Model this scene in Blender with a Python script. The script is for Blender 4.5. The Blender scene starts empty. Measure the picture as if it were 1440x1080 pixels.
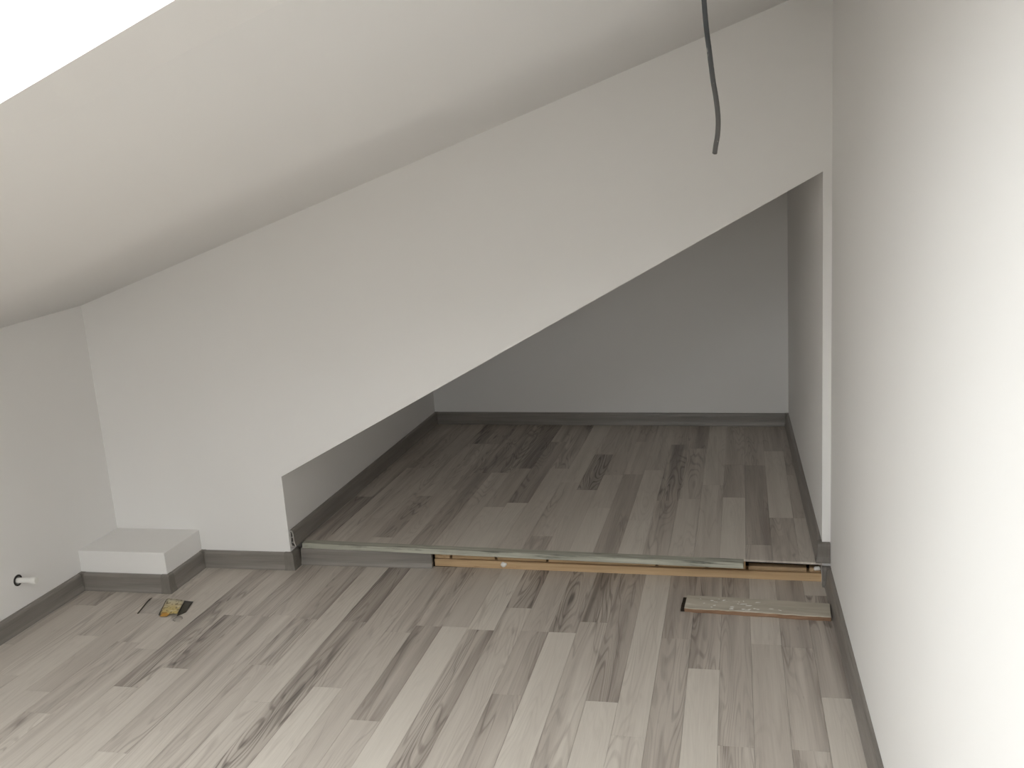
import bpy, bmesh, math, random
from mathutils import Vector, Matrix

scene = bpy.context.scene
COL = scene.collection
random.seed(11)

# ------------------------------------------------------------------ camera
F_PX = 1300.0
YAW, PITCH, ROLL = 0.2370, -0.2075, -0.0680
CAM_Z = 1.5
cy, sy, cp, sp = math.cos(YAW), math.sin(YAW), math.cos(PITCH), math.sin(PITCH)
fw = Vector((-sy * cp, cy * cp, sp)); r0 = Vector((cy, sy, 0)); u0 = r0.cross(fw)
rt = r0 * math.cos(ROLL) + u0 * math.sin(ROLL)
up = u0 * math.cos(ROLL) - r0 * math.sin(ROLL)
cam = bpy.data.cameras.new('camera')
cam.sensor_width = 36.0
cam.lens = F_PX / 1440.0 * 36.0
cam.clip_start = 0.05
cam_ob = bpy.data.objects.new('camera', cam)
COL.objects.link(cam_ob)
m = Matrix((rt, up, -fw)).transposed().to_4x4()
m.translation = (0, 0, CAM_Z)
cam_ob.matrix_world = m
scene.camera = cam_ob

# ------------------------------------------------------------------ sky, exposure
world = bpy.data.worlds.new('overcast_sky')
scene.world = world
world.use_nodes = True
wb = world.node_tree.nodes['Background']
wb.inputs['Color'].default_value = (0.97, 0.985, 1.0, 1)
wb.inputs['Strength'].default_value = 6.0
_nt = world.node_tree
_tc = _nt.nodes.new('ShaderNodeTexCoord'); _sx = _nt.nodes.new('ShaderNodeSeparateXYZ'); _mr = _nt.nodes.new('ShaderNodeMapRange')
_mx = _nt.nodes.new('ShaderNodeMix'); _mx.data_type = 'RGBA'
_nt.links.new(_tc.outputs['Generated'], _sx.inputs[0]); _nt.links.new(_sx.outputs[2], _mr.inputs[0])
_mr.inputs[1].default_value = -0.03; _mr.inputs[2].default_value = 0.03
_mx.inputs[6].default_value = (0.26, 0.26, 0.24, 1)        # ground far below the roof
_mx.inputs[7].default_value = (0.975, 0.978, 1.01, 1)        # even cloud cover
_nt.links.new(_mr.outputs[0], _mx.inputs[0]); _nt.links.new(_mx.outputs[2], wb.inputs['Color'])
scene.view_settings.view_transform = 'Standard'
scene.view_settings.look = 'None'
scene.view_settings.gamma = 1.0
scene.view_settings.use_curve_mapping = False
scene.view_settings.exposure = 1.12
scene.cycles.max_bounces = 9
scene.cycles.diffuse_bounces = 7
scene.cycles.transparent_max_bounces = 16

# ------------------------------------------------------------------ dimensions (metres)
X0, XL, XB, XR, DR = -2.6255, -1.809, -2.2254, 0.3452, 0.0292
YF, YX, YBL, YBR, YREAR = 3.336, 3.076, 5.381, 5.257, -2.3
HS, HB = 0.0915, 0.0734
BOX_Z = 0.165
CSL, KNEE = 0.316, 1.145             # main ceiling slope and knee wall height
def zc(x): return KNEE + CSL * (x - X0)
OSL = 0.5103
def zo(x): return 0.404 + OSL * (x - XL)     # sloping head of the recess
def ybk(x): return YBL + (YBR - YBL) * (x - XL) / (XR - DR - XL)
SKY_X0, SKY_X1, SKY_Y0, SKY_Y1 = -2.02, -0.55, -0.10, 1.14   # roof window opening
ROOF_T = 0.24
def sky_y(x, y): return y - 0.10 * (x + 0.85)          # the opening sits a little askew

# ------------------------------------------------------------------ helpers
def tag(o, label=None, cat=None, group=None, kind=None):
    if label: o['label'] = label
    if cat: o['category'] = cat
    if group: o['group'] = group
    if kind: o['kind'] = kind
    return o

def link(name, bm, mat, parent=None, loc=(0, 0, 0), rz=0.0, smooth=False):
    me = bpy.data.meshes.new(name)
    bmesh.ops.recalc_face_normals(bm, faces=bm.faces[:])
    bm.to_mesh(me); bm.free()
    if smooth:
        for p in me.polygons: p.use_smooth = True
    if mat: me.materials.append(mat)
    o = bpy.data.objects.new(name, me)
    COL.objects.link(o)
    o.location = loc; o.rotation_euler = (0, 0, rz)
    if parent:
        o.parent = parent
    return o

def empty(name, loc=(0, 0, 0), rz=0.0):
    o = bpy.data.objects.new(name, None)
    COL.objects.link(o); o.location = loc; o.rotation_euler = (0, 0, rz)
    o.empty_display_size = 0.05
    return o

def add_box(bm, x0, x1, y0, y1, z0, z1):
    v = [bm.verts.new(c) for c in ((x0,y0,z0),(x1,y0,z0),(x1,y1,z0),(x0,y1,z0),(x0,y0,z1),(x1,y0,z1),(x1,y1,z1),(x0,y1,z1))]
    for f in ((0,3,2,1),(4,5,6,7),(0,1,5,4),(1,2,6,5),(2,3,7,6),(3,0,4,7)):
        bm.faces.new([v[i] for i in f])
    return v

def add_hexa(bm, pts):
    v = [bm.verts.new(c) for c in pts]
    for f in ((0,3,2,1),(4,5,6,7),(0,1,5,4),(1,2,6,5),(2,3,7,6),(3,0,4,7)):
        bm.faces.new([v[i] for i in f])

def add_prism(bm, loops, fa, fb):
    """closed prism between fa(p) and fb(p) for 2-D loops (first the outline, then holes)"""
    caps = []
    for fn in (fa, fb):
        rings, edges = [], []
        for lp in loops:
            vs = [bm.verts.new(fn(p)) for p in lp]
            es = [bm.edges.new((vs[i], vs[(i + 1) % len(vs)])) for i in range(len(vs))]
            rings.append(vs); edges += es
        caps.append(rings)
        if len(loops) == 1:
            bm.faces.new(rings[0])
        else:
            bmesh.ops.triangle_fill(bm, edges=edges, use_beauty=True, use_dissolve=False)
    for ra, rb in zip(*caps):
        n = len(ra)
        for i in range(n):
            bm.faces.new((ra[i], ra[(i + 1) % n], rb[(i + 1) % n], rb[i]))

def circle(cx, cz, r, n=20, rx=None):
    return [(cx + (rx or r) * math.cos(2 * math.pi * i / n), cz + r * math.sin(2 * math.pi * i / n)) for i in range(n)]

def add_tube(bm, pts, radii, n=14, cap=True):
    pts = [Vector(p) for p in pts]
    prev = None; frame = None
    for i, p in enumerate(pts):
        t = (pts[min(i + 1, len(pts) - 1)] - pts[max(i - 1, 0)]).normalized()
        if frame is None:
            a = t.orthogonal().normalized()
        else:
            a = (frame - t * frame.dot(t)).normalized()
        frame = a; b = t.cross(a)
        r = radii[i] if isinstance(radii, (list, tuple)) else radii
        ring = [bm.verts.new(p + (a * math.cos(2*math.pi*k/n) + b * math.sin(2*math.pi*k/n)) * r) for k in range(n)]
        if prev:
            for k in range(n):
                bm.faces.new((prev[k], prev[(k+1) % n], ring[(k+1) % n], ring[k]))
        elif cap:
            bm.faces.new(ring[::-1])
        prev = ring
    if cap: bm.faces.new(prev)

# ------------------------------------------------------------------ materials
def new_mat(name):
    mt = bpy.data.materials.new(name); mt.use_nodes = True
    nt = mt.node_tree
    return mt, nt, nt.nodes['Principled BSDF']

def nd(nt, typ, **kw):
    n = nt.nodes.new(typ)
    for k, v in kw.items(): setattr(n, k, v)
    return n

def mth(nt, op, a, b=None, clamp=False):
    n = nd(nt, 'ShaderNodeMath', operation=op, use_clamp=clamp)
    for i, v in enumerate((a, b)):
        if v is None: continue
        if hasattr(v, 'is_output'): nt.links.new(v, n.inputs[i])
        else: n.inputs[i].default_value = v
    return n.outputs[0]

def noise(nt, vec, scale=1.0, detail=2.0, rough=0.5, dist=0.0):
    n = nd(nt, 'ShaderNodeTexNoise')
    n.inputs['Scale'].default_value = scale; n.inputs['Detail'].default_value = detail
    n.inputs['Roughness'].default_value = rough; n.inputs['Distortion'].default_value = dist
    nt.links.new(vec, n.inputs['Vector'])
    return n.outputs['Fac']

def vmul(nt, vec, s):
    n = nd(nt, 'ShaderNodeVectorMath', operation='MULTIPLY')
    nt.links.new(vec, n.inputs[0]); n.inputs[1].default_value = s
    return n.outputs[0]

def mixc(nt, fac, a, b):
    n = nd(nt, 'ShaderNodeMix', data_type='RGBA')
    if hasattr(fac, 'is_output'): nt.links.new(fac, n.inputs[0])
    else: n.inputs[0].default_value = fac
    for i, v in ((6, a), (7, b)):
        if hasattr(v, 'is_output'): nt.links.new(v, n.inputs[i])
        else: n.inputs[i].default_value = (*v, 1)
    return n.outputs[2]

def rng(nt, val, a, b, c=0.0, d=1.0):
    n = nd(nt, 'ShaderNodeMapRange'); n.clamp = True
    nt.links.new(val, n.inputs[0])
    for i, v in enumerate((a, b, c, d)): n.inputs[i + 1].default_value = v
    return n.outputs[0]

def bump(nt, bsdf, h, strength, dist=0.001):
    b = nd(nt, 'ShaderNodeBump'); b.inputs['Strength'].default_value = strength; b.inputs['Distance'].default_value = dist
    nt.links.new(h, b.inputs['Height']); nt.links.new(b.outputs[0], bsdf.inputs['Normal'])

def paint_mat(name, col):
    mt, nt, b = new_mat(name)
    tc = nd(nt, 'ShaderNodeTexCoord').outputs['Object']
    n1 = noise(nt, tc, 1.4, 3)
    c = mixc(nt, n1, tuple(v * 0.985 for v in col), tuple(min(1, v * 1.015) for v in col))
    nt.links.new(c, b.inputs['Base Color'])
    b.inputs['Roughness'].default_value = 0.85
    b.inputs['Specular IOR Level'].default_value = 0.25
    h = noise(nt, tc, 260, 3)
    bump(nt, b, h, 0.10, 0.0006)
    return mt

def laminate_mat():
    mt, nt, b = new_mat('grey_oak_laminate')
    oi = nd(nt, 'ShaderNodeObjectInfo')
    sep = nd(nt, 'ShaderNodeSeparateColor'); nt.links.new(oi.outputs['Color'], sep.inputs[0])
    tone, seed, grain = sep.outputs[0], sep.outputs[1], sep.outputs[2]
    tc = nd(nt, 'ShaderNodeTexCoord').outputs['Object']
    comb = nd(nt, 'ShaderNodeCombineXYZ')
    nt.links.new(mth(nt, 'MULTIPLY', seed, 37.0), comb.inputs[0])
    nt.links.new(mth(nt, 'MULTIPLY', seed, 91.0), comb.inputs[1])
    nt.links.new(mth(nt, 'MULTIPLY', seed, 13.0), comb.inputs[2])
    add = nd(nt, 'ShaderNodeVectorMath', operation='ADD')
    nt.links.new(tc, add.inputs[0]); nt.links.new(comb.outputs[0], add.inputs[1])
    v = add.outputs[0]
    broad = noise(nt, vmul(nt, v, (22, 0.9, 1)), 1.0, 2.5, 0.55, 0.35)
    cont = noise(nt, vmul(nt, v, (13, 1.05, 1)), 1.0, 1.3, 0.45, 0.2)
    rings = mth(nt, 'SINE', mth(nt, 'MULTIPLY', cont, 125.0))
    rings = rng(nt, rings, 0.1, 0.95)
    fade = rng(nt, noise(nt, vmul(nt, v, (9, 1.2, 2)), 1.0, 2), 0.38, 0.68)
    rings = mth(nt, 'MULTIPLY', rings, fade)
    fibre = noise(nt, vmul(nt, v, (330, 7, 1)), 1.0, 3, 0.6)
    knot = rng(nt, noise(nt, vmul(nt, v, (24, 5.0, 3)), 1.0, 2, 0.5, 0.6), 0.70, 0.80)
    vein = rng(nt, mth(nt, 'ABSOLUTE', mth(nt, 'SUBTRACT', noise(nt, vmul(nt, v, (10, 0.8, 5)), 1.0, 2.5), 0.5)), 0.0, 0.012, 1.0, 0.0)
    t = mth(nt, 'ADD', mth(nt, 'MULTIPLY', tone, 0.72), mth(nt, 'MULTIPLY', mth(nt, 'SUBTRACT', broad, 0.46), mth(nt, 'MULTIPLY', grain, 1.75)))
    t = mth(nt, 'ADD', t, mth(nt, 'MULTIPLY', rings, mth(nt, 'MULTIPLY', grain, 0.52)))
    t = mth(nt, 'ADD', t, mth(nt, 'MULTIPLY', mth(nt, 'SUBTRACT', fibre, 0.5), 0.34))
    t = mth(nt, 'ADD', t, mth(nt, 'MULTIPLY', knot, mth(nt, 'MULTIPLY', grain, 0.55)))
    t = mth(nt, 'ADD', t, mth(nt, 'MULTIPLY', vein, mth(nt, 'MULTIPLY', grain, 0.35)))
    ramp = nd(nt, 'ShaderNodeValToRGB')
    nt.links.new(rng(nt, t, -0.12, 1.22), ramp.inputs[0])
    e = ramp.color_ramp.elements
    e[0].position = 0.0; e[0].color = (0.665, 0.615, 0.55, 1)
    e[1].position = 1.0; e[1].color = (0.115, 0.10, 0.088, 1)
    k = ramp.color_ramp.elements.new(0.34); k.color = (0.49, 0.44, 0.39, 1)
    k = ramp.color_ramp.elements.new(0.62); k.color = (0.31, 0.268, 0.235, 1)
    nt.links.new(ramp.outputs[0], b.inputs['Base Color'])
    b.inputs['Roughness'].default_value = 0.42
    b.inputs['Specular IOR Level'].default_value = 0.42
    bump(nt, b, fibre, 0.06, 0.0005)
    return mt

def streak_mat(name, c0, c1, axis=(3, 60, 60), rough=0.45, spec=0.4, spots=None):
    """plastic or wood with grain along local X"""
    mt, nt, b = new_mat(name)
    tc = nd(nt, 'ShaderNodeTexCoord').outputs['Object']
    n1 = noise(nt, vmul(nt, tc, axis), 1.0, 4, 0.6, 0.3)
    n2 = noise(nt, vmul(nt, tc, (axis[0] * 1.5, axis[1] * 4, axis[2] * 4)), 1.0, 2)
    f = rng(nt, mth(nt, 'ADD', mth(nt, 'MULTIPLY', n1, 0.7), mth(nt, 'MULTIPLY', n2, 0.3)), 0.33, 0.67)
    c = mixc(nt, f, c0, c1)
    if spots:
        scol, sscale, lo, hi = spots
        s = rng(nt, noise(nt, vmul(nt, tc, sscale), 1.0, 4, 0.65), lo, hi)
        c = mixc(nt, s, c, scol)
    nt.links.new(c, b.inputs['Base Color'])
    b.inputs['Roughness'].default_value = rough
    b.inputs['Specular IOR Level'].default_value = spec
    bump(nt, b, n2, 0.12, 0.0006)
    return mt

def plain_mat(name, col, rough=0.5, spec=0.4, var=0.08):
    mt, nt, b = new_mat(name)
    tc = nd(nt, 'ShaderNodeTexCoord').outputs['Object']
    c = mixc(nt, noise(nt, tc, 40, 3), tuple(v * (1 - var) for v in col), tuple(min(1, v * (1 + var)) for v in col))
    nt.links.new(c, b.inputs['Base Color'])
    b.inputs['Roughness'].default_value = rough
    b.inputs['Specular IOR Level'].default_value = spec
    return mt

def glass_mat(name, tint=(1, 1, 1), gloss=0.06, rough=0.02):
    mt = bpy.data.materials.new(name); mt.use_nodes = True
    nt = mt.node_tree
    for n in list(nt.nodes):
        if n.type != 'OUTPUT_MATERIAL': nt.nodes.remove(n)
    out = [n for n in nt.nodes if n.type == 'OUTPUT_MATERIAL'][0]
    tr = nd(nt, 'ShaderNodeBsdfTransparent'); tr.inputs[0].default_value = (*tint, 1)
    gl = nd(nt, 'ShaderNodeBsdfGlossy'); gl.inputs['Roughness'].default_value = rough
    mx = nd(nt, 'ShaderNodeMixShader'); mx.inputs[0].default_value = gloss
    nt.links.new(tr.outputs[0], mx.inputs[1]); nt.links.new(gl.outputs[0], mx.inputs[2])
    nt.links.new(mx.outputs[0], out.inputs[0])
    return mt

M = {}
M['paint'] = paint_mat('white_wall_paint', (0.842, 0.829, 0.814))
M['laminate'] = laminate_mat()
M['pvc'] = streak_mat('grey_woodgrain_plastic', (0.180, 0.163, 0.147), (0.272, 0.249, 0.226), (2.5, 45, 45), 0.38, 0.45)
M['pvc_corner'] = streak_mat('dark_grey_plastic_corner', (0.15, 0.135, 0.12), (0.215, 0.195, 0.175), (30, 30, 4), 0.38, 0.45)
M['pvc_core'] = plain_mat('pale_grey_plastic_core', (0.36, 0.34, 0.315), 0.5)
M['slab'] = plain_mat('dark_subfloor', (0.06, 0.05, 0.042), 0.9, 0.1)
M['pine'] = streak_mat('raw_pine', (0.43, 0.285, 0.155), (0.60, 0.43, 0.26), (2, 60, 60), 0.7, 0.2,
                       ((0.22, 0.13, 0.07), (9, 55, 55), 0.66, 0.78))
M['pine2'] = streak_mat('dusty_pine_offcut', (0.33, 0.225, 0.13), (0.48, 0.345, 0.215), (6, 50, 50), 0.8, 0.15,
                        ((0.62, 0.58, 0.52), (30, 90, 90), 0.66, 0.72))
M['limed'] = streak_mat('limed_grey_green_wood', (0.27, 0.27, 0.225), (0.53, 0.52, 0.44), (3.0, 90, 70), 0.6, 0.3,
                        ((0.13, 0.13, 0.11), (5, 70, 60), 0.53, 0.68))
M['loose'] = streak_mat('dusty_grey_board_face', (0.40, 0.36, 0.295), (0.55, 0.505, 0.425), (4, 25, 25), 0.85, 0.15,
                        ((0.66, 0.63, 0.57), (9, 40, 40), 0.60, 0.74))
M['loose_core'] = streak_mat('reddish_board_core', (0.20, 0.115, 0.07), (0.36, 0.23, 0.15), (8, 60, 60), 0.8, 0.15)
M['dark'] = plain_mat('groove_shade_brown', (0.035, 0.025, 0.018), 0.8, 0.2)  # shade of the loose board's end groove, put in as colour
M['white_plastic'] = plain_mat('white_plastic_pipe', (0.80, 0.785, 0.75), 0.35, 0.5, 0.02)
M['black'] = plain_mat('black_plastic_and_gap', (0.022, 0.02, 0.018), 0.5, 0.4)  # also colours the shaded gap around the pipe stub
M['frame'] = plain_mat('white_window_frame', (0.80, 0.80, 0.79), 0.4, 0.4, 0.02)
M['glass'] = glass_mat('clear_glass', (0.95, 0.97, 0.96), 0.06)
M['film'] = glass_mat('clear_film', (0.97, 0.97, 0.97), 0.035, 0.2)

# ------------------------------------------------------------------ shell of the room
def wall_prism(name, loops, fa, fb, label, parent=None):
    bm = bmesh.new(); add_prism(bm, loops, fa, fb)
    o = link(name, bm, M['paint'], parent)
    return tag(o, label, 'wall', kind='structure')

PIPE_Y, PIPE_Z = 2.743, 0.184
wl = wall_prism('wall_left',
    [[(YREAR, -0.05), (YF + 0.1, -0.05), (YF + 0.1, KNEE + 0.0), (YREAR, KNEE + 0.0)], circle(PIPE_Y, PIPE_Z, 0.0185, 24)],
    lambda p: (X0, p[0], p[1]), lambda p: (X0 - 0.12, p[0], p[1]), 'low white knee wall with a pipe stub near its foot')
wg = wall_prism('wall_gable',
    [[(X0, -0.05), (XL, -0.05), (XL, 0.404), (XR, zo(XR)), (XR, zc(XR)), (X0, zc(X0))]],
    lambda p: (p[0], YF, p[1]), lambda p: (p[0], YF + 0.1, p[1]), 'white end wall cut away by a sloping triangular opening')
wr = wall_prism('wall_right',
    [[(YREAR, -0.05), (YF, -0.05), (YF, 2.35), (YREAR, 2.35)]],
    lambda p: (XR, p[0], p[1]), lambda p: (XR + 0.12, p[0], p[1]), 'tall white side wall washed by daylight')
RW = (-1.55, -0.15, 0.60, 1.38)            # window in the rear gable, behind the viewer
wrear = wall_prism('wall_rear',
    [[(X0, -0.05), (XR, -0.05), (XR, zc(XR)), (X0, zc(X0))], [(RW[0], RW[2]), (RW[1], RW[2]), (RW[1], RW[3]), (RW[0], RW[3])]],
    lambda p: (p[0], YREAR, p[1]), lambda p: (p[0], YREAR - 0.1, p[1]), 'white wall closing the room behind the viewer')
wnl = wall_prism('wall_recess_left',
    [[(YF + 0.1, -0.05), (YBL + 0.1, -0.05), (YBL + 0.1, 0.404), (YF + 0.1, 0.404)]],
    lambda p: (XL, p[0], p[1]), lambda p: (XL - 0.1, p[0], p[1]), 'knee-high white wall along the low side of the recess')
wnr = wall_prism('wall_recess_right',
    [[(YF + 0.003, -0.05), (YBR + 0.02, -0.05), (YBR + 0.02, 1.60), (YF + 0.003, 1.60)]],
    lambda p: (XR - DR, p[0], p[1]), lambda p: (XR + 0.12, p[0], p[1]), 'white side wall inside the recess with a pale narrow end face')
wnb = wall_prism('wall_recess_back',
    [[(XL - 0.1, -0.05), (XR + 0.1, -0.05), (XR + 0.1, zo(XR + 0.1)), (XL - 0.1, zo(XL - 0.1))]],
    lambda p: (p[0], ybk(p[0]), p[1]), lambda p: (p[0], ybk(p[0]) + 0.1, p[1]), 'shaded white wall at the far end of the recess')
# boxed-in pipe in the corner
bm = bmesh.new(); add_box(bm, X0, XB, YX, YF, -0.01, BOX_Z)
bmesh.ops.bevel(bm, geom=[e for e in bm.edges], offset=0.002, segments=1, affect='EDGES')
tag(link('wall_boxing', bm, M['paint']), 'low white boxed-in block in the corner by the knee wall', 'boxing', kind='structure')

# ceilings
nrm = Vector((-CSL, 0, 1)).normalized()
def cpt(x, y, h=0.0): return Vector((x, y, zc(x))) + nrm * h
Y_SAG, SAG = 1.30, 0.055                 # the boards bow down to a joint, then rise to the gable
def sag(y):
    yk, w = 2.22, 0.20
    a = -SAG * (max(0.0, y - Y_SAG) / (yk - Y_SAG)) ** 1.7; b = -SAG * (YF - y) / (YF - yk)
    d = (y - yk) / w
    if d <= -1: v = a
    elif d >= 1: v = b
    else:
        t = (d + 1) / 2; t = t * t * (3 - 2 * t); v = a * (1 - t) + b * t
    return v
def ceiling_sag(bm):
    ys = [Y_SAG + (YF + 0.1 - Y_SAG) * i / 64 for i in range(65)]
    rows = []
    for y in ys:
        row = []
        for x in (X0 - 0.12, XR + 0.12):
            p = cpt(x, y); p.z += min(0.0, sag(y)) if y <= YF else 0.0
            row.append(bm.verts.new(p))
        for x in (XR + 0.12, X0 - 0.12): row.append(bm.verts.new(cpt(x, y, ROOF_T)))
        rows.append(row)
    for a, b in zip(rows, rows[1:]):
        for k in range(4):
            f = bm.faces.new((a[k], a[(k+1) % 4], b[(k+1) % 4], b[k])); f.smooth = (k == 0)
bm = bmesh.new()
add_prism(bm, [[(X0 - 0.12, YREAR - 0.1), (XR + 0.12, YREAR - 0.1), (XR + 0.12, Y_SAG), (X0 - 0.12, Y_SAG)],
               [(x, sky_y(x, y)) for x, y in ((SKY_X0, SKY_Y0), (SKY_X1, SKY_Y0), (SKY_X1, SKY_Y1), (SKY_X0, SKY_Y1))]],
          lambda p: cpt(p[0], p[1]), lambda p: cpt(p[0], p[1], ROOF_T))
ceiling_sag(bm)
tag(link('ceiling', bm, M['paint']), 'white sloping attic ceiling with a bright roof window opening', 'ceiling', kind='structure')
bm = bmesh.new()
add_prism(bm, [[(XL - 0.1, YF + 0.1), (XR + 0.12, YF + 0.1), (XR + 0.12, ybk(XR) + 0.12), (XL - 0.1, YBL + 0.12)]],
          lambda p: (p[0], p[1], zo(p[0])), lambda p: (p[0], p[1], zo(p[0]) + 0.12))
tag(link('ceiling_recess', bm, M['paint']), 'white sloping ceiling over the raised recess', 'ceiling', kind='structure')

# roof window
win = empty('window_1', cpt(SKY_X0, SKY_Y0, ROOF_T))
tag(win, 'roof window in the sloping ceiling overexposed by daylight', 'window', kind='structure')
def win_part(name, loops, h0, h1, mat):
    bm = bmesh.new()
    add_prism(bm, loops, lambda p: cpt(p[0], sky_y(*p), h0), lambda p: cpt(p[0], sky_y(*p), h1))
    o = link(name, bm, mat)
    o.parent = win
    o.matrix_parent_inverse = Matrix.Translation(-win.location)
    return o
def rect(a, b, c, d): return [(a, c), (b, c), (b, d), (a, d)]
win_part('window_frame', [rect(SKY_X0 - 0.06, SKY_X1 + 0.06, SKY_Y0 - 0.06, SKY_Y1 + 0.06), rect(SKY_X0 + 0.02, SKY_X1 - 0.02, SKY_Y0 + 0.02, SKY_Y1 - 0.02)], ROOF_T + 0.001, ROOF_T + 0.05, M['frame'])
win_part('sash', [rect(SKY_X0 + 0.022, SKY_X1 - 0.022, SKY_Y0 + 0.022, SKY_Y1 - 0.022), rect(SKY_X0 + 0.07, SKY_X1 - 0.07, SKY_Y0 + 0.07, SKY_Y1 - 0.07)], ROOF_T + 0.012, ROOF_T + 0.055, M['frame'])
win_part('pane', [rect(SKY_X0 + 0.07, SKY_X1 - 0.07, SKY_Y0 + 0.07, SKY_Y1 - 0.07)], ROOF_T + 0.03, ROOF_T + 0.036, M['glass'])

rw = empty('window_2', (RW[0], YREAR - 0.05, RW[2])); tag(rw, 'wide casement window in the rear wall behind the viewer', 'window', kind='structure')
def rw_part(name, loops, y0, y1, mat):
    bm = bmesh.new(); add_prism(bm, loops, lambda p: (p[0], y0, p[1]), lambda p: (p[0], y1, p[1]))
    bm.transform(Matrix.Translation(-rw.location))
    return link(name, bm, mat, rw)
RWM = (RW[0] + RW[1]) / 2
rw_part('window_frame', [rect(*RW), rect(RW[0] + 0.05, RWM - 0.03, RW[2] + 0.05, RW[3] - 0.05), rect(RWM + 0.03, RW[1] - 0.05, RW[2] + 0.05, RW[3] - 0.05)], YREAR - 0.09, YREAR - 0.03, M['frame'])
rw_part('pane', [rect(RW[0] + 0.05, RWM - 0.03, RW[2] + 0.05, RW[3] - 0.05)], YREAR - 0.063, YREAR - 0.057, M['glass'])
rw_part('pane', [rect(RWM + 0.03, RW[1] - 0.05, RW[2] + 0.05, RW[3] - 0.05)], YREAR - 0.063, YREAR - 0.057, M['glass'])

# ------------------------------------------------------------------ floors
PH, PW = 0.239 - 0.0965 * 40, 0.0965
GAP = 0.00025
bm = bmesh.new(); add_box(bm, X0 - 0.1, XR + 0.1, YREAR - 0.08, YBL + 0.08, -0.05, -0.008)
floor = tag(link('floor', bm, M['slab']), 'grey limed-oak laminate floor of the main room', 'floor', kind='structure')
bm = bmesh.new(); add_box(bm, XL, XR - DR, YF + 0.125, YBL + 0.05, -0.008, HS - 0.008)
floor_n = tag(link('floor_recess', bm, M['slab']), 'raised grey laminate floor inside the recess', 'floor', kind='structure')

def plank(parent, xa0, xa1, xb0, xb1, ya0, ya1, yb0, yb1, ztop, tone, seed, grain):
    """a strip: near edge from (xa0,ya0) to (xa1,ya1), far edge from (xb0,yb0) to (xb1,yb1)"""
    cx, cyy = (xa0 + xa1 + xb0 + xb1) / 4, (ya0 + yb0 + ya1 + yb1) / 4
    g = GAP; ch = 0.0006
    bm = bmesh.new()
    lo = [(xa0 + g, ya0 + g), (xa1 - g, ya1 + g), (xb1 - g, yb1 - g), (xb0 + g, yb0 - g)]
    hi = [(xa0 + g + ch, ya0 + g + ch), (xa1 - g - ch, ya1 + g + ch), (xb1 - g - ch, yb1 - g - ch), (xb0 + g + ch, yb0 - g - ch)]
    rings = []
    for pts, z in ((lo, -0.008), (lo, -ch * 0.6), (hi, 0.0)):
        rings.append([bm.verts.new((p[0] - cx, p[1] - cyy, z)) for p in pts])
    bm.faces.new(rings[0][::-1]); bm.faces.new(rings[2])
    for a, b in ((0, 1), (1, 2)):
        for i in range(4):
            bm.faces.new((rings[a][i], rings[a][(i+1) % 4], rings[b][(i+1) % 4], rings[b][i]))
    o = link('plank', bm, M['laminate'], parent, (cx, cyy, ztop))
    o.color = (tone, seed, grain, 1)
    return o

def lay(parent, cols, data, y_lo, y_hi, xmin, xmax, ztop, skew, yref, rnd):
    for c in cols:
        x0, x1 = PH + c * PW, PH + (c + 1) * PW
        ends, tones = [], []
        if c in data:
            ends, tones = list(data[c][0]), list(data[c][1])
        else:
            ends = [rnd.uniform(y_lo + 0.3, y_lo + 0.9)]; tones = [rnd.uniform(0.1, 0.7), rnd.uniform(0.1, 0.7)]
        # ends sorted far -> near; tones one longer
        e = ends[::-1]; t = tones[::-1]                      # near -> far
        while e[0] - y_lo > 1.2:
            e.insert(0, min(e[0] - rnd.choice((0.6, 0.85, 1.05, 1.16)), 1.82 if rnd.random() < 0.8 else 2.05))
            t.insert(0, max(0.0, min(0.8, rnd.gauss(0.35, 0.24))))
        yh = y_hi((x0 + x1) / 2)
        while yh - e[-1] > 1.15:
            e.append(e[-1] + rnd.choice((0.46, 0.58, 0.64)))
            t.append(max(0.0, min(0.8, rnd.gauss(0.4, 0.22))))
        ys = [y_lo] + e
        for i, tone in enumerate(t):
            a = ys[i]; b = ys[i + 1] if i + 1 < len(ys) else None
            def X(x, y): return min(max(x + skew * (y - yref), xmin), xmax)
            if b is None:
                b0 = b1 = y_hi(x0)
            else:
                b0 = b1 = b
            if b0 - a < 0.02: continue
            xa0, xa1, xb0, xb1 = X(x0, a), X(x1, a), X(x0, b0), X(x1, b1)
            if xa1 - xa0 < 0.004 or xb1 - xb0 < 0.004: continue
            gr = rnd.uniform(0.35, 1.0) * (0.35 + 0.9 * min(1, tone * 1.4))
            plank(parent, xa0, xa1, xb0, xb1, a, a, b0, b1, ztop, tone, rnd.random(), min(1.0, gr))

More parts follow.
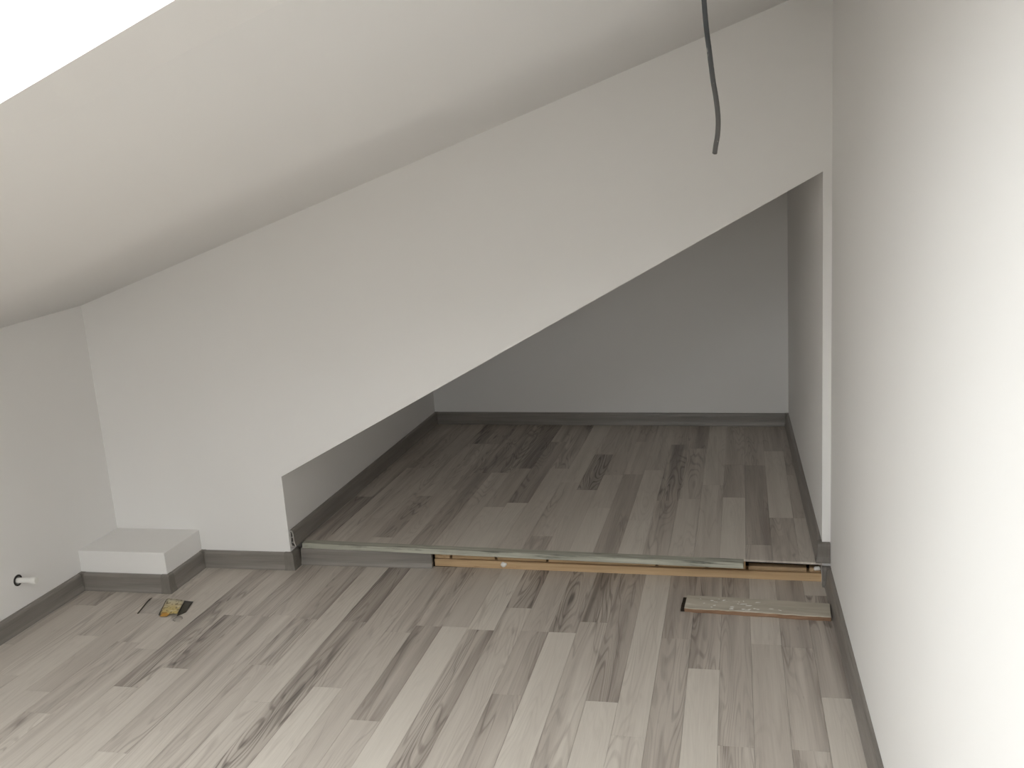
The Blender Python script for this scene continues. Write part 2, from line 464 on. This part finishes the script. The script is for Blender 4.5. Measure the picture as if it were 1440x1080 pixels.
rn = random.Random(5)
MAIN = {
 41: ([2.9], [.3, .2]),
 40: ([3.238, 2.555], [.15, .62, .08]), 39: ([2.845, 2.286], [.62, .45, .42]), 38: ([2.857], [.08, .35]),
 37: ([2.281], [.5, .32]), 36: ([2.680], [.6, .03]), 35: ([2.869], [.5, .52]), 34: ([2.294], [.05, .15]),
 33: ([2.460], [.64, .05]), 32: ([2.962], [.62, .32]), 31: ([2.877], [.5, .02]), 30: ([2.876, 2.467], [.4, .58, .68]),
 29: ([3.05], [.62, .28]), 28: ([2.870], [.06, .58]), 27: ([2.883], [.32, .0]), 26: ([2.881, 2.281], [.42, .72, .22]),
 25: ([2.824], [.45, .36]), 24: ([2.445], [.35, .06]), 23: ([2.889], [.68, .46]), 22: ([2.344], [.16, .14]),
 21: ([2.893, 2.555], [.6, .5, .38]), 20: ([2.915], [.3, .22]), 19: ([2.899, 2.040], [.45, .5, .08]),
 18: ([2.898, 2.504], [.35, .58, .22]), 17: ([2.375], [.55, .3]), 16: ([2.62], [.22, .3]), 15: ([2.2], [.5, .4]),
 14: ([2.888, 2.316], [.2, .42, .2]), 13: ([2.69], [.45, .15]), 12: ([2.4], [.25, .4]), 11: ([2.927], [.55, .3]), 10: ([2.6], [.4, .3]),
}
Y_PL = 0.35
lay(floor, range(10, 42), MAIN, Y_PL, lambda x: YX + 0.02 if x < XB - PW else (YF + 0.02 if x < XL - PW else YF + 0.062),
    X0 + 0.001, XR - 0.001, 0.0, 0.008, 2.3, rn)
bm = bmesh.new(); add_box(bm, X0 + 0.001, XR - 0.001, YREAR, Y_PL - 0.001, -0.0075, 0.0)
o = link('plank_field', bm, M['laminate'], floor); o.color = (0.35, 0.4, 0.7, 1); o['kind'] = 'stuff'

def ylam(x): return 3.427 + (3.321 - 3.427) * (x + 1.807) / (0.307 + 1.807)      # cut front edge of the raised floor
NICHE = {
 18: ([4.5], [.4, .35]), 19: ([3.987], [.4, .62]), 20: ([4.45], [.5, .32]), 21: ([4.7, 3.7], [.4, .3, .45]),
 22: ([4.007, 3.475], [.32, .6, .2]), 23: ([4.902], [.6, .35]), 24: ([4.368], [.64, .58]), 25: ([4.374], [.6, .3]),
 26: ([3.865], [.45, .1]), 27: ([4.943, 3.925], [.45, .62, .08]), 28: ([4.447], [.55, .25]), 29: ([3.526], [.28, .52]),
 30: ([4.114], [.62, .25]), 31: ([4.342, 3.870], [.45, .28, .05]), 32: ([4.937], [.6, .36]), 33: ([3.724], [.15, .06]),
 34: ([3.978], [.64, .42]), 35: ([4.805], [.6, .42]), 36: ([4.2], [.12, .2]), 37: ([4.517, 4.030], [.4, .5, .03]),
 38: ([4.506, 3.481], [.4, .64, .4]), 39: ([4.754, 3.779], [.5, .1, .48]), 40: ([3.781], [.3, .2]),
}
def lay_niche():
    rnd = random.Random(9)
    sk, yref = 0.015, 3.4
    xmin, xmax = XL + 0.001, XR - DR - 0.001
    for c in range(18, 41):
        x0, x1 = PH + c * PW, PH + (c + 1) * PW
        ends, tones = NICHE.get(c, ([4.3], [.4, .3]))
        tones = [min(0.85, max(0.0, 0.38 + (v - 0.38) * 1.3)) for v in tones]
        e, t = list(ends[::-1]), list(tones[::-1])
        while e[0] - 3.35 > 1.15:
            e.insert(0, e[0] - rnd.choice((0.58, 0.8, 1.0))); t.insert(0, max(0, rnd.gauss(.38, .2)))
        while 5.3 - e[-1] > 1.15:
            e.append(e[-1] + rnd.choice((0.58, 0.7, 0.9))); t.append(max(0, rnd.gauss(.42, .2)))
        def X(x, y): return min(max(x + sk * (y - yref), xmin), xmax)
        for i, tone in enumerate(t):
            xs0, xs1 = X(x0, 3.4), X(x1, 3.4)
            a0, a1 = (ylam(xs0), ylam(xs1)) if i == 0 else (e[i-1], e[i-1])
            b0, b1 = (e[i], e[i]) if i < len(e) else (ybk(x0) - 0.004, ybk(x1) - 0.004)
            if b0 - a0 < 0.02 or b1 - a1 < 0.02: continue
            xa0, xa1, xb0, xb1 = X(x0, a0), X(x1, a1), X(x0, b0), X(x1, b1)
            if xa1 - xa0 < 0.004 or xb1 - xb0 < 0.004: continue
            gr = rnd.uniform(0.4, 1.0) * (0.35 + 0.9 * min(1, tone * 1.4))
            plank(floor_n, xa0, xa1, xb0, xb1, a0, a1, b0, b1, HS, tone, rnd.random(), min(1, gr))
lay_niche()

# ------------------------------------------------------------------ baseboards: hollow plastic profile swept along each wall
PROF = [(0.0, 0.0), (0.0225, 0.0), (0.0222, 0.006), (0.0195, 0.013), (0.0170, 0.022), (0.0160, 0.034), (0.0158, 0.052),
        (0.0150, 0.062), (0.0125, 0.0695), (0.0085, 0.0730), (0.0040, 0.0734), (0.0, 0.0734)]
CAV = [[(0.0035, 0.004), (0.0165, 0.004), (0.0125, 0.018), (0.0035, 0.018)],
       [(0.0035, 0.022), (0.0120, 0.022), (0.0115, 0.040), (0.0035, 0.040)],
       [(0.0035, 0.044), (0.0112, 0.044), (0.0100, 0.062), (0.0035, 0.066)]]
def sweep(bm, L, ma=0, mb=0, off=0.0, cav=False, x0=0.0):
    """profile from local x0 to x0+L; ma/mb: -1 inner mitre, +1 outer mitre, 0 square"""
    def g(p): return (p[0] + (off if p[0] > 0.001 else 0), p[1] + (off if p[1] > 0.05 else 0))
    loops = [[g(p) for p in PROF]] + ([list(c) for c in CAV] if cav else [])
    add_prism(bm, loops, lambda p: (x0 - ma * p[0], p[0], p[1]), lambda p: (x0 + L + mb * p[0], p[0], p[1]))

def baseboard(name, a, b, z, ma, mb, label, cav=False, mat='pvc'):
    """a -> b with the room on the left-hand side of the walk"""
    a, b = Vector(a), Vector(b); d = b - a
    bm = bmesh.new(); sweep(bm, d.length, ma, mb, 0, cav)
    o = link(name, bm, M[mat], None, (a.x, a.y, z), math.atan2(d.y, d.x))
    return tag(o, label, 'baseboard', kind='structure')

def corner(parent, pt, z, dir_in, dir_out, m, la=0.022, lb=0.022):
    """cover over a corner: arrives along dir_in, leaves along dir_out (world angles)"""
    bm = bmesh.new()
    for ang, first in ((dir_in, True), (dir_out, False)):
        b2 = bmesh.new()
        if first:
            if la <= 0: b2.free(); continue
            sweep(b2, la, 0, m, 0.0012, x0=-la)
        else:
            if lb <= 0: b2.free(); continue
            sweep(b2, lb, m, 0, 0.0012)
        mw = Matrix.Translation((pt[0], pt[1], z)) @ Matrix.Rotation(ang, 4, 'Z')
        b2.transform(mw)
        tmp = bpy.data.meshes.new('tmp'); b2.to_mesh(tmp); b2.free()
        bm.from_mesh(tmp); bpy.data.meshes.remove(tmp)
    mi = parent.matrix_basis.inverted()
    bm.transform(mi)
    o = link('corner_piece', bm, M['pvc_corner'], parent)
    return o

DN, LF, UPD = -math.pi / 2, math.pi, math.pi / 2        # walk -Y, -X, +Y
RISER_Y = 3.395
b_left = baseboard('baseboard_left', (X0, YX), (X0, YREAR), 0, -1, 0, 'dark grey plastic baseboard along the knee wall')
b_boxf = baseboard('baseboard_boxing_front', (XB, YX), (X0, YX), 0, 1, -1, 'short grey baseboard across the front of the boxed-in block')
b_boxs = baseboard('baseboard_boxing_side', (XB, YF), (XB, YX), 0, -1, 1, 'short grey baseboard along the side of the boxed-in block')
b_gab = baseboard('baseboard_gable', (XL, YF), (XB, YF), 0, 1, -1, 'grey baseboard between the boxed-in block and the recess')
b_step = baseboard('baseboard_step', (-1.205, RISER_Y), (XL + 0.023, RISER_Y), -0.001, 0, 0, 'remaining length of grey baseboard on the step front', cav=True)
b_nl = baseboard('baseboard_recess_left', (XL, ybk(XL)), (XL, YF + 0.012), HS, -1, 0, 'grey baseboard along the low wall of the recess, hollow end showing', cav=True)
b_nb = baseboard('baseboard_recess_back', (XR - DR, ybk(XR - DR)), (XL, ybk(XL)), HS, -1, -1, 'shaded grey baseboard along the back of the recess')
b_nr = baseboard('baseboard_recess_right', (XR - DR, YF + 0.003), (XR - DR, ybk(XR - DR)), HS, 1, -1, 'grey baseboard along the side wall inside the recess')
b_r = baseboard('baseboard_right', (XR, YREAR), (XR, YF - 0.002), 0, 0, 0, 'long grey baseboard along the tall side wall')
for ob, side in ((b_step, 0), (b_nl, 1)):            # cut ends show the paler core of the hollow profile
    ob.data.materials.append(M['pvc_core'])
    xs = [v.co.x for v in ob.data.vertices]; lim = min(xs) if side == 0 else max(xs)
    for pg in ob.data.polygons:
        if all(abs(ob.data.vertices[i].co.x - lim) < 1e-4 for i in pg.vertices): pg.material_index = 1
corner(b_left, (X0, YX), 0, LF, DN, -1)
corner(b_boxf, (XB, YX), 0, DN, LF, 1)
corner(b_boxs, (XB, YF), 0, LF, DN, -1)
corner(b_gab, (XL, YF), 0, DN, LF, 1, la=RISER_Y - YF, lb=0.024)
corner(b_nl, (XL, ybk(XL)), HS, LF, DN, -1)
corner(b_nb, (XR - DR, ybk(XR - DR)), HS, UPD, LF, -1)
corner(b_nr, (XR - DR, YF + 0.003), HS, LF, UPD, 1, la=DR - 0.002, lb=0.022)
corner(b_r, (XR, YF - 0.002), 0, UPD, LF, -1, la=0.030, lb=DR + 0.001)

# ------------------------------------------------------------------ the bare step front
def yr(x): return 3.402 + (3.360 - 3.402) * (x + 1.206) / (0.308 + 1.206)      # riser line
def skew_bar(name, xa, xb, fy, depth, z0, z1, mat, label=None, cat=None, jag=0.0, parent=None, n=1):
    """bar whose front follows fy(x); local X runs along it"""
    a = Vector((xa, fy(xa))); b = Vector((xb, fy(xb))); d = b - a
    L = d.length
    bm = bmesh.new(); rr = random.Random(int(xa * 1000))
    rings = []
    for i in range(n + 1):
        x = L * i / n
        j = rr.uniform(-jag, jag) if 0 < i < n else 0
        k = rr.uniform(-jag, jag) if 0 < i < n else 0
        ch = min(0.002, (z1 - z0) * 0.15)
        pr = [(x, ch * 0.3 + j, z0), (x, depth, z0), (x, depth, z1 + k * 0.3), (x, ch + j, z1 + k * 0.3), (x, j, z1 - ch), (x, j, z0 + ch)]
        rings.append([bm.verts.new(p) for p in pr])
    for i in range(n):
        for k in range(6):
            bm.faces.new((rings[i][k], rings[i][(k+1) % 6], rings[i+1][(k+1) % 6], rings[i+1][k]))
    bm.faces.new(rings[0]); bm.faces.new(rings[-1][::-1])
    o = link(name, bm, M[mat], parent, (a.x, a.y, 0) if not parent else (a.x - parent.location.x, a.y - parent.location.y, -parent.location.z),
             math.atan2(d.y, d.x))
    if label: tag(o, label, cat)
    return o

X_END = XR - 0.026
skew_bar('pine_batten', -1.20, X_END, yr, 0.05, 0.0, 0.0305, 'pine', 'long raw pine batten exposed along the foot of the step', 'batten', jag=0.0008, n=24)
cuts = [-1.20, -1.130, -0.938, -0.725, -0.29, -0.10, 0.050, 0.270, X_END]
packers = [('short pine packing block beside the cut end of the step baseboard'),
           ('second pine packing block from the cut step baseboard, under the limed strip'),
           ('third pine packing block from the cut step baseboard, under the limed strip'),
           ('fourth pine packing block from the cut step baseboard, under the limed strip'),
           ('fifth pine packing block from the cut step baseboard, under the limed strip'),
           ('short pine packing block just under the end of the limed strip'),
           ('dusty pine packing block bared by the gap in the step edge'),
           ('tiny dusty pine block against the side wall baseboard')]
for i in range(8):
    xa, xb = cuts[i] + (0.005 if i else 0), cuts[i + 1] - 0.006
    o = skew_bar('packing_block', xa, xb, lambda x: yr(x) + 0.008 + 0.002 * (i % 3), 0.030, 0.0325, 0.0705 if i < 6 else 0.0480, 'pine2' if i >= 6 else 'pine', packers[i], 'block', jag=0.0012, n=8)
    o['group'] = 'packing blocks in the step front'
# riser core hidden behind battens
def ystrip_f(x): return ylam(x) - 0.0405
strip = skew_bar('limed_strip', XL + 0.030, 0.035, ystrip_f, 0.040, 0.0712, HS + 0.0012, 'limed', 'long limed grey-green wooden strip edging the raised floor', 'edge strip', jag=0.0006, n=30)
# plaster dab on the batten
def blob(name, loc, sx, sy, sz, mat, seed, label=None, cat=None, parent=None):
    bm = bmesh.new(); bmesh.ops.create_icosphere(bm, subdivisions=2, radius=1.0)
    rr = random.Random(seed)
    for v in bm.verts:
        k = 1 + rr.uniform(-0.22, 0.22)
        v.co = Vector((v.co.x * sx * k, v.co.y * sy * k, v.co.z * sz * k))
    o = link(name, bm, M[mat], parent, loc, 0, True)
    if label: tag(o, label, cat)
    return o
blob('plaster_dab', (-0.905, yr(-0.905) - 0.001, 0.018), 0.012, 0.004, 0.011, 'white_plastic', 3, 'white plaster dab stuck to the pine batten', 'plaster')
blob('plaster_dab', (0.30, yr(0.30) - 0.001, 0.052), 0.012, 0.006, 0.009, 'white_plastic', 4, 'white plaster crumb on the tiny block by the side wall', 'plaster')

# loose board lying on the floor
A = Vector((-0.172, 3.066)); B = Vector((0.317, 3.036)); d = B - A
lb = empty('loose_board', (A.x, A.y, 0), math.atan2(d.y, d.x))
tag(lb, 'loose dusty grey offcut board lying on the floor before the step', 'board')
L = d.length; WB = 0.108
bm = bmesh.new(); n = 26; rr = random.Random(2); rings = []
for i in range(n + 1):
    x = L * i / n; j = rr.uniform(-0.0025, 0.0025)
    rings.append([bm.verts.new(q) for q in ((x, j + 0.002, 0.0005), (x, WB, 0.0005), (x, WB, 0.0135), (x, j, 0.0135))])
for i in range(n):
    for k in range(4): bm.faces.new((rings[i][k], rings[i][(k+1)%4], rings[i+1][(k+1)%4], rings[i+1][k]))
bm.faces.new(rings[0]); bm.faces.new(rings[-1][::-1])
link('board_core', bm, M['loose_core'], lb)
bm = bmesh.new(); rings = []
for i in range(n + 1):
    x = L * i / n; j = rr.uniform(0.0, 0.005)
    rings.append([bm.verts.new(q) for q in ((x, j, 0.0136), (x, WB - 0.001, 0.0136), (x, WB - 0.002, 0.0165), (x, j + 0.001, 0.0165))])
for i in range(n):
    for k in range(4): bm.faces.new((rings[i][k], rings[i][(k+1)%4], rings[i+1][(k+1)%4], rings[i+1][k]))
bm.faces.new(rings[0]); bm.faces.new(rings[-1][::-1])
o = link('board_face', bm, M['loose'], lb); o['label'] = 'dusty grey board face with white plaster splashes'
bm = bmesh.new(); rr = random.Random(21)
for k in range(26):
    cx = min(max(rr.gauss(0.165, 0.055), 0.03), L - 0.03); cyb = rr.uniform(0.012, WB - 0.02); a = rr.uniform(-0.5, 0.5)
    ra, rb = rr.uniform(0.003, 0.013), rr.uniform(0.0015, 0.0045)
    n2 = 9; hub = bm.verts.new((cx, cyb, 0.0175)); ring = []
    for q in range(n2):
        t = 2 * math.pi * q / n2; f = rr.uniform(0.6, 1.25)
        ux, uy = ra * f * math.cos(t), rb * f * math.sin(t)
        ring.append(bm.verts.new((cx + ux * math.cos(a) - uy * math.sin(a), min(max(cyb + ux * math.sin(a) + uy * math.cos(a), 0.007), WB - 0.004), 0.01655)))
    for q in range(n2): bm.faces.new((hub, ring[q], ring[(q + 1) % n2]))
o = link('plaster_splash', bm, M['white_plastic'], lb); o['label'] = 'white plaster splashes'; o['kind'] = 'stuff'
bm = bmesh.new(); add_box(bm, -0.014, 0.0, 0.004, WB - 0.004, 0.0005, 0.0075)
add_box(bm, -0.014, 0.0, 0.030, 0.055, 0.0075, 0.010)  # dark colour stands in for the shade in the open end groove
o = link('end_groove_dark', bm, M['dark'], lb); o['label'] = 'dark strip standing for the shaded groove at the board end'

# ------------------------------------------------------------------ pipe stub in the knee wall
pipe = empty('pipe_stub', (X0, PIPE_Y, PIPE_Z)); tag(pipe, 'short white pipe stub poking out of the knee wall', 'pipe')
bm = bmesh.new(); add_tube(bm, [(-0.10, 0, 0), (-0.03, 0, 0), (0.0, 0, 0), (0.068, 0, 0.002)], 0.0105, 20)
link('pipe_body', bm, M['white_plastic'], pipe, smooth=False)
bm = bmesh.new(); add_tube(bm, [(0.060, 0, 0.002), (0.064, 0, 0.002), (0.080, 0, 0.0025), (0.084, 0, 0.0025)], [0.0125, 0.0133, 0.0133, 0.0115], 20)
link('end_cap', bm, M['white_plastic'], pipe)
bm = bmesh.new()
add_prism(bm, [circle(0, 0, 0.0215, 24), circle(0, 0, 0.0150, 24)], lambda p: (0.0, p[0], p[1]), lambda p: (0.0016, p[0], p[1]))  # black ring painted in for the shaded gap where the pipe enters
o = link('gap_ring', bm, M['black'], pipe); o['label'] = 'black ring standing for the shaded gap around the pipe at the wall'

# ------------------------------------------------------------------ cable hanging from the ceiling
def unproj(x, y, Y):
    dv = fw + rt * ((x - 720) / F_PX) - up * ((y - 540) / F_PX)
    return Vector((0, 0, CAM_Z)) + dv * (Y / dv.y)
CY = 2.25
pix = [(990, 0), (991.5, 20), (994, 45), (997, 68), (1000, 92), (1003, 115), (1006.5, 135), (1009, 155), (1010, 172), (1009, 190), (1006.5, 205), (1005, 216)]
pts = [unproj(x, y, CY + 0.004 * math.sin(i * 0.8)) for i, (x, y) in enumerate(pix)]
top = pts[0]
pts = [Vector((top.x - 0.004, top.y, zc(top.x) + 0.02)), Vector((top.x - 0.002, top.y, (zc(top.x) + top.z) / 2))] + pts
# smooth path
def smooth_path(P, sub=5):
    out = []
    for i in range(len(P) - 1):
        p0 = P[max(i-1, 0)]; p1 = P[i]; p2 = P[i+1]; p3 = P[min(i+2, len(P)-1)]
        for k in range(sub):
            t = k / sub
            out.append(0.5 * ((2*p1) + (p2-p0)*t + (2*p0-5*p1+4*p2-p3)*t*t + (3*p1-p0-3*p2+p3)*t**3))
    return out + [P[-1]]
sp_ = smooth_path(pts)
mt, nt, bs = new_mat('grey_cable_sheath')
tc = nd(nt, 'ShaderNodeTexCoord').outputs['Object']
sep = nd(nt, 'ShaderNodeSeparateXYZ'); nt.links.new(tc, sep.inputs[0])
grad = rng(nt, sep.outputs[2], 1.60, 1.80)
cc = mixc(nt, grad, (0.125, 0.120, 0.115), (0.085, 0.092, 0.098))
sc_ = rng(nt, noise(nt, tc, 45, 3), 0.66, 0.72)
cc = mixc(nt, sc_, cc, (0.42, 0.41, 0.40))
nt.links.new(cc, bs.inputs['Base Color']); bs.inputs['Roughness'].default_value = 0.5
M['cable'] = mt
cab = empty('hanging_cable', (0, 0, 0)); tag(cab, 'dark grey cable hanging loose from the sloping ceiling', 'cable')
bm = bmesh.new(); add_tube(bm, sp_, 0.0057, 16)
link('sheath', bm, mt, cab, smooth=True)
bm = bmesh.new()
e0, e1 = sp_[-2], sp_[-1]; tdir = (e1 - e0).normalized()
for k in range(3):
    a = 2 * math.pi * k / 3
    side = tdir.orthogonal().normalized(); side2 = tdir.cross(side)
    offv = (side * math.cos(a) + side2 * math.sin(a)) * 0.0026
    add_tube(bm, [e1 + offv - tdir * 0.002, e1 + offv + tdir * 0.0012], 0.0019, 10)
link('wire_cores', bm, M['black'], cab)

# ------------------------------------------------------------------ clear packet with a yellow printed card
pk = empty('plastic_packet', (-2.15, 2.93, 0.0)); tag(pk, 'small clear plastic packet with yellow printed card on the floor', 'packet')
def loc(p): return (p[0] + 2.15, p[1] - 2.93, p[2])
def sheet(name, pts, mat, thick=0.0008, n=6, wav=0.003, seed=1):
    """bulged quad sheet from four corner points (near-left, near-right, far-right, far-left)"""
    P = [Vector(loc(p)) for p in pts]; rr = random.Random(seed)
    bm = bmesh.new(); g = []; g2 = []
    for i in range(n + 1):
        row, row2 = [], []
        for j in range(n + 1):
            u, v = i / n, j / n
            q = (P[0]*(1-u) + P[1]*u)*(1-v) + (P[3]*(1-u) + P[2]*u)*v
            q.z += wav * math.sin(math.pi*u) * math.sin(math.pi*v) + rr.uniform(0, wav*0.3)
            row.append(bm.verts.new(q + Vector((0, 0, thick)))); row2.append(bm.verts.new(q))
        g.append(row); g2.append(row2)
    for i in range(n):
        for j in range(n):
            bm.faces.new((g[i][j], g[i+1][j], g[i+1][j+1], g[i][j+1]))
            bm.faces.new((g2[i][j], g2[i][j+1], g2[i+1][j+1], g2[i+1][j]))
    for i in range(n):
        bm.faces.new((g[i][0], g2[i][0], g2[i+1][0], g[i+1][0])); bm.faces.new((g[i][n], g[i+1][n], g2[i+1][n], g2[i][n]))
        bm.faces.new((g[0][i], g[0][i+1], g2[0][i+1], g2[0][i])); bm.faces.new((g[n][i], g2[n][i], g2[n][i+1], g[n][i+1]))
    return link(name, bm, mat, pk, smooth=True)
mt, nt, bs = new_mat('yellow_printed_card')
tc = nd(nt, 'ShaderNodeTexCoord').outputs['Object']
sep = nd(nt, 'ShaderNodeSeparateXYZ'); nt.links.new(tc, sep.inputs[0])
base = mixc(nt, rng(nt, sep.outputs[1], -0.02, 0.05), (0.50, 0.385, 0.15), (0.60, 0.56, 0.44))
pr = rng(nt, noise(nt, tc, 75, 2), 0.56, 0.62)
base = mixc(nt, pr, base, (0.16, 0.115, 0.04))
wv = rng(nt, noise(nt, vmul(nt, tc, (20, 60, 1)), 1.0, 2), 0.6, 0.66)
base = mixc(nt, wv, base, (0.62, 0.55, 0.36))
nt.links.new(base, bs.inputs['Base Color']); bs.inputs['Roughness'].default_value = 0.4
M['card'] = mt
M['orange'] = plain_mat('orange_card_edge', (0.42, 0.22, 0.045), 0.5)
M['olive'] = plain_mat('dark_olive_backing', (0.045, 0.04, 0.028), 0.5)
sheet('card', [(-2.133, 2.872, 0.006), (-2.058, 2.868, 0.010), (-2.092, 2.972, 0.014), (-2.183, 2.998, 0.008)], mt, 0.001, 6, 0.004, 3)
sheet('backing', [(-2.060, 2.866, 0.001), (-2.042, 2.900, 0.001), (-2.062, 2.985, 0.004), (-2.092, 2.974, 0.012)], M['olive'], 0.001, 5, 0.003, 5)
sheet('card_edge', [(-2.128, 2.858, 0.001), (-2.098, 2.858, 0.002), (-2.088, 2.880, 0.009), (-2.127, 2.876, 0.009)], M['orange'], 0.001, 4, 0.002, 6)
sheet('fold', [(-2.140, 2.868, 0.001), (-2.132, 2.871, 0.006), (-2.183, 2.998, 0.008), (-2.190, 2.995, 0.001)], M['olive'], 0.0008, 4, 0.001, 7)
sheet('clear_sleeve', [(-2.232, 2.876, 0.001), (-2.138, 2.876, 0.003), (-2.188, 2.998, 0.004), (-2.262, 3.005, 0.001)], M['film'], 0.0003, 6, 0.004, 8)
sheet('hang_tab', [(-2.055, 2.825, 0.001), (-2.020, 2.822, 0.001), (-2.034, 2.868, 0.002), (-2.085, 2.872, 0.002)], M['film'], 0.0006, 4, 0.003, 9)
bm = bmesh.new()
add_tube(bm, smooth_path([Vector(loc(q)) for q in ((-2.233, 2.874, 0.002), (-2.240, 2.910, 0.004), (-2.250, 2.950, 0.005), (-2.260, 2.988, 0.003), (-2.262, 3.010, 0.002))], 4), [0.0024]*14 + [0.0016, 0.0012, 0.0008], 8)
link('seal_strip', bm, M['olive'], pk)
bm = bmesh.new()
ring = [Vector(loc((-2.040 + 0.017 * math.cos(a), 2.842 + 0.017 * math.sin(a), 0.0035))) for a in [2 * math.pi * k / 16 for k in range(13)]]
add_tube(bm, ring, 0.0012, 6)
link('hang_loop', bm, M['pvc_corner'], pk)

# light portal guiding sky sampling through the roof window (emits nothing itself)
pl = bpy.data.lights.new('window_portal', 'AREA'); pl.shape = 'RECTANGLE'
pl.size = (SKY_X1 - SKY_X0 - 0.14) * math.sqrt(1 + CSL * CSL); pl.size_y = SKY_Y1 - SKY_Y0 - 0.14
pl.cycles.is_portal = True
po = bpy.data.objects.new('window_portal', pl); COL.objects.link(po)
po.location = cpt((SKY_X0 + SKY_X1) / 2, (SKY_Y0 + SKY_Y1) / 2, ROOF_T + 0.028)
po.rotation_euler = (0, -math.atan(CSL), 0)

pl2 = bpy.data.lights.new('window_portal', 'AREA'); pl2.shape = 'RECTANGLE'
pl2.size = RW[1] - RW[0] - 0.1; pl2.size_y = RW[3] - RW[2] - 0.1
pl2.cycles.is_portal = True
po2 = bpy.data.objects.new('window_portal', pl2); COL.objects.link(po2)
po2.location = (RWM, YREAR - 0.07, (RW[2] + RW[3]) / 2); po2.rotation_euler = (math.pi / 2, 0, 0)
po2.rotation_euler = (-math.pi / 2, 0, math.pi)
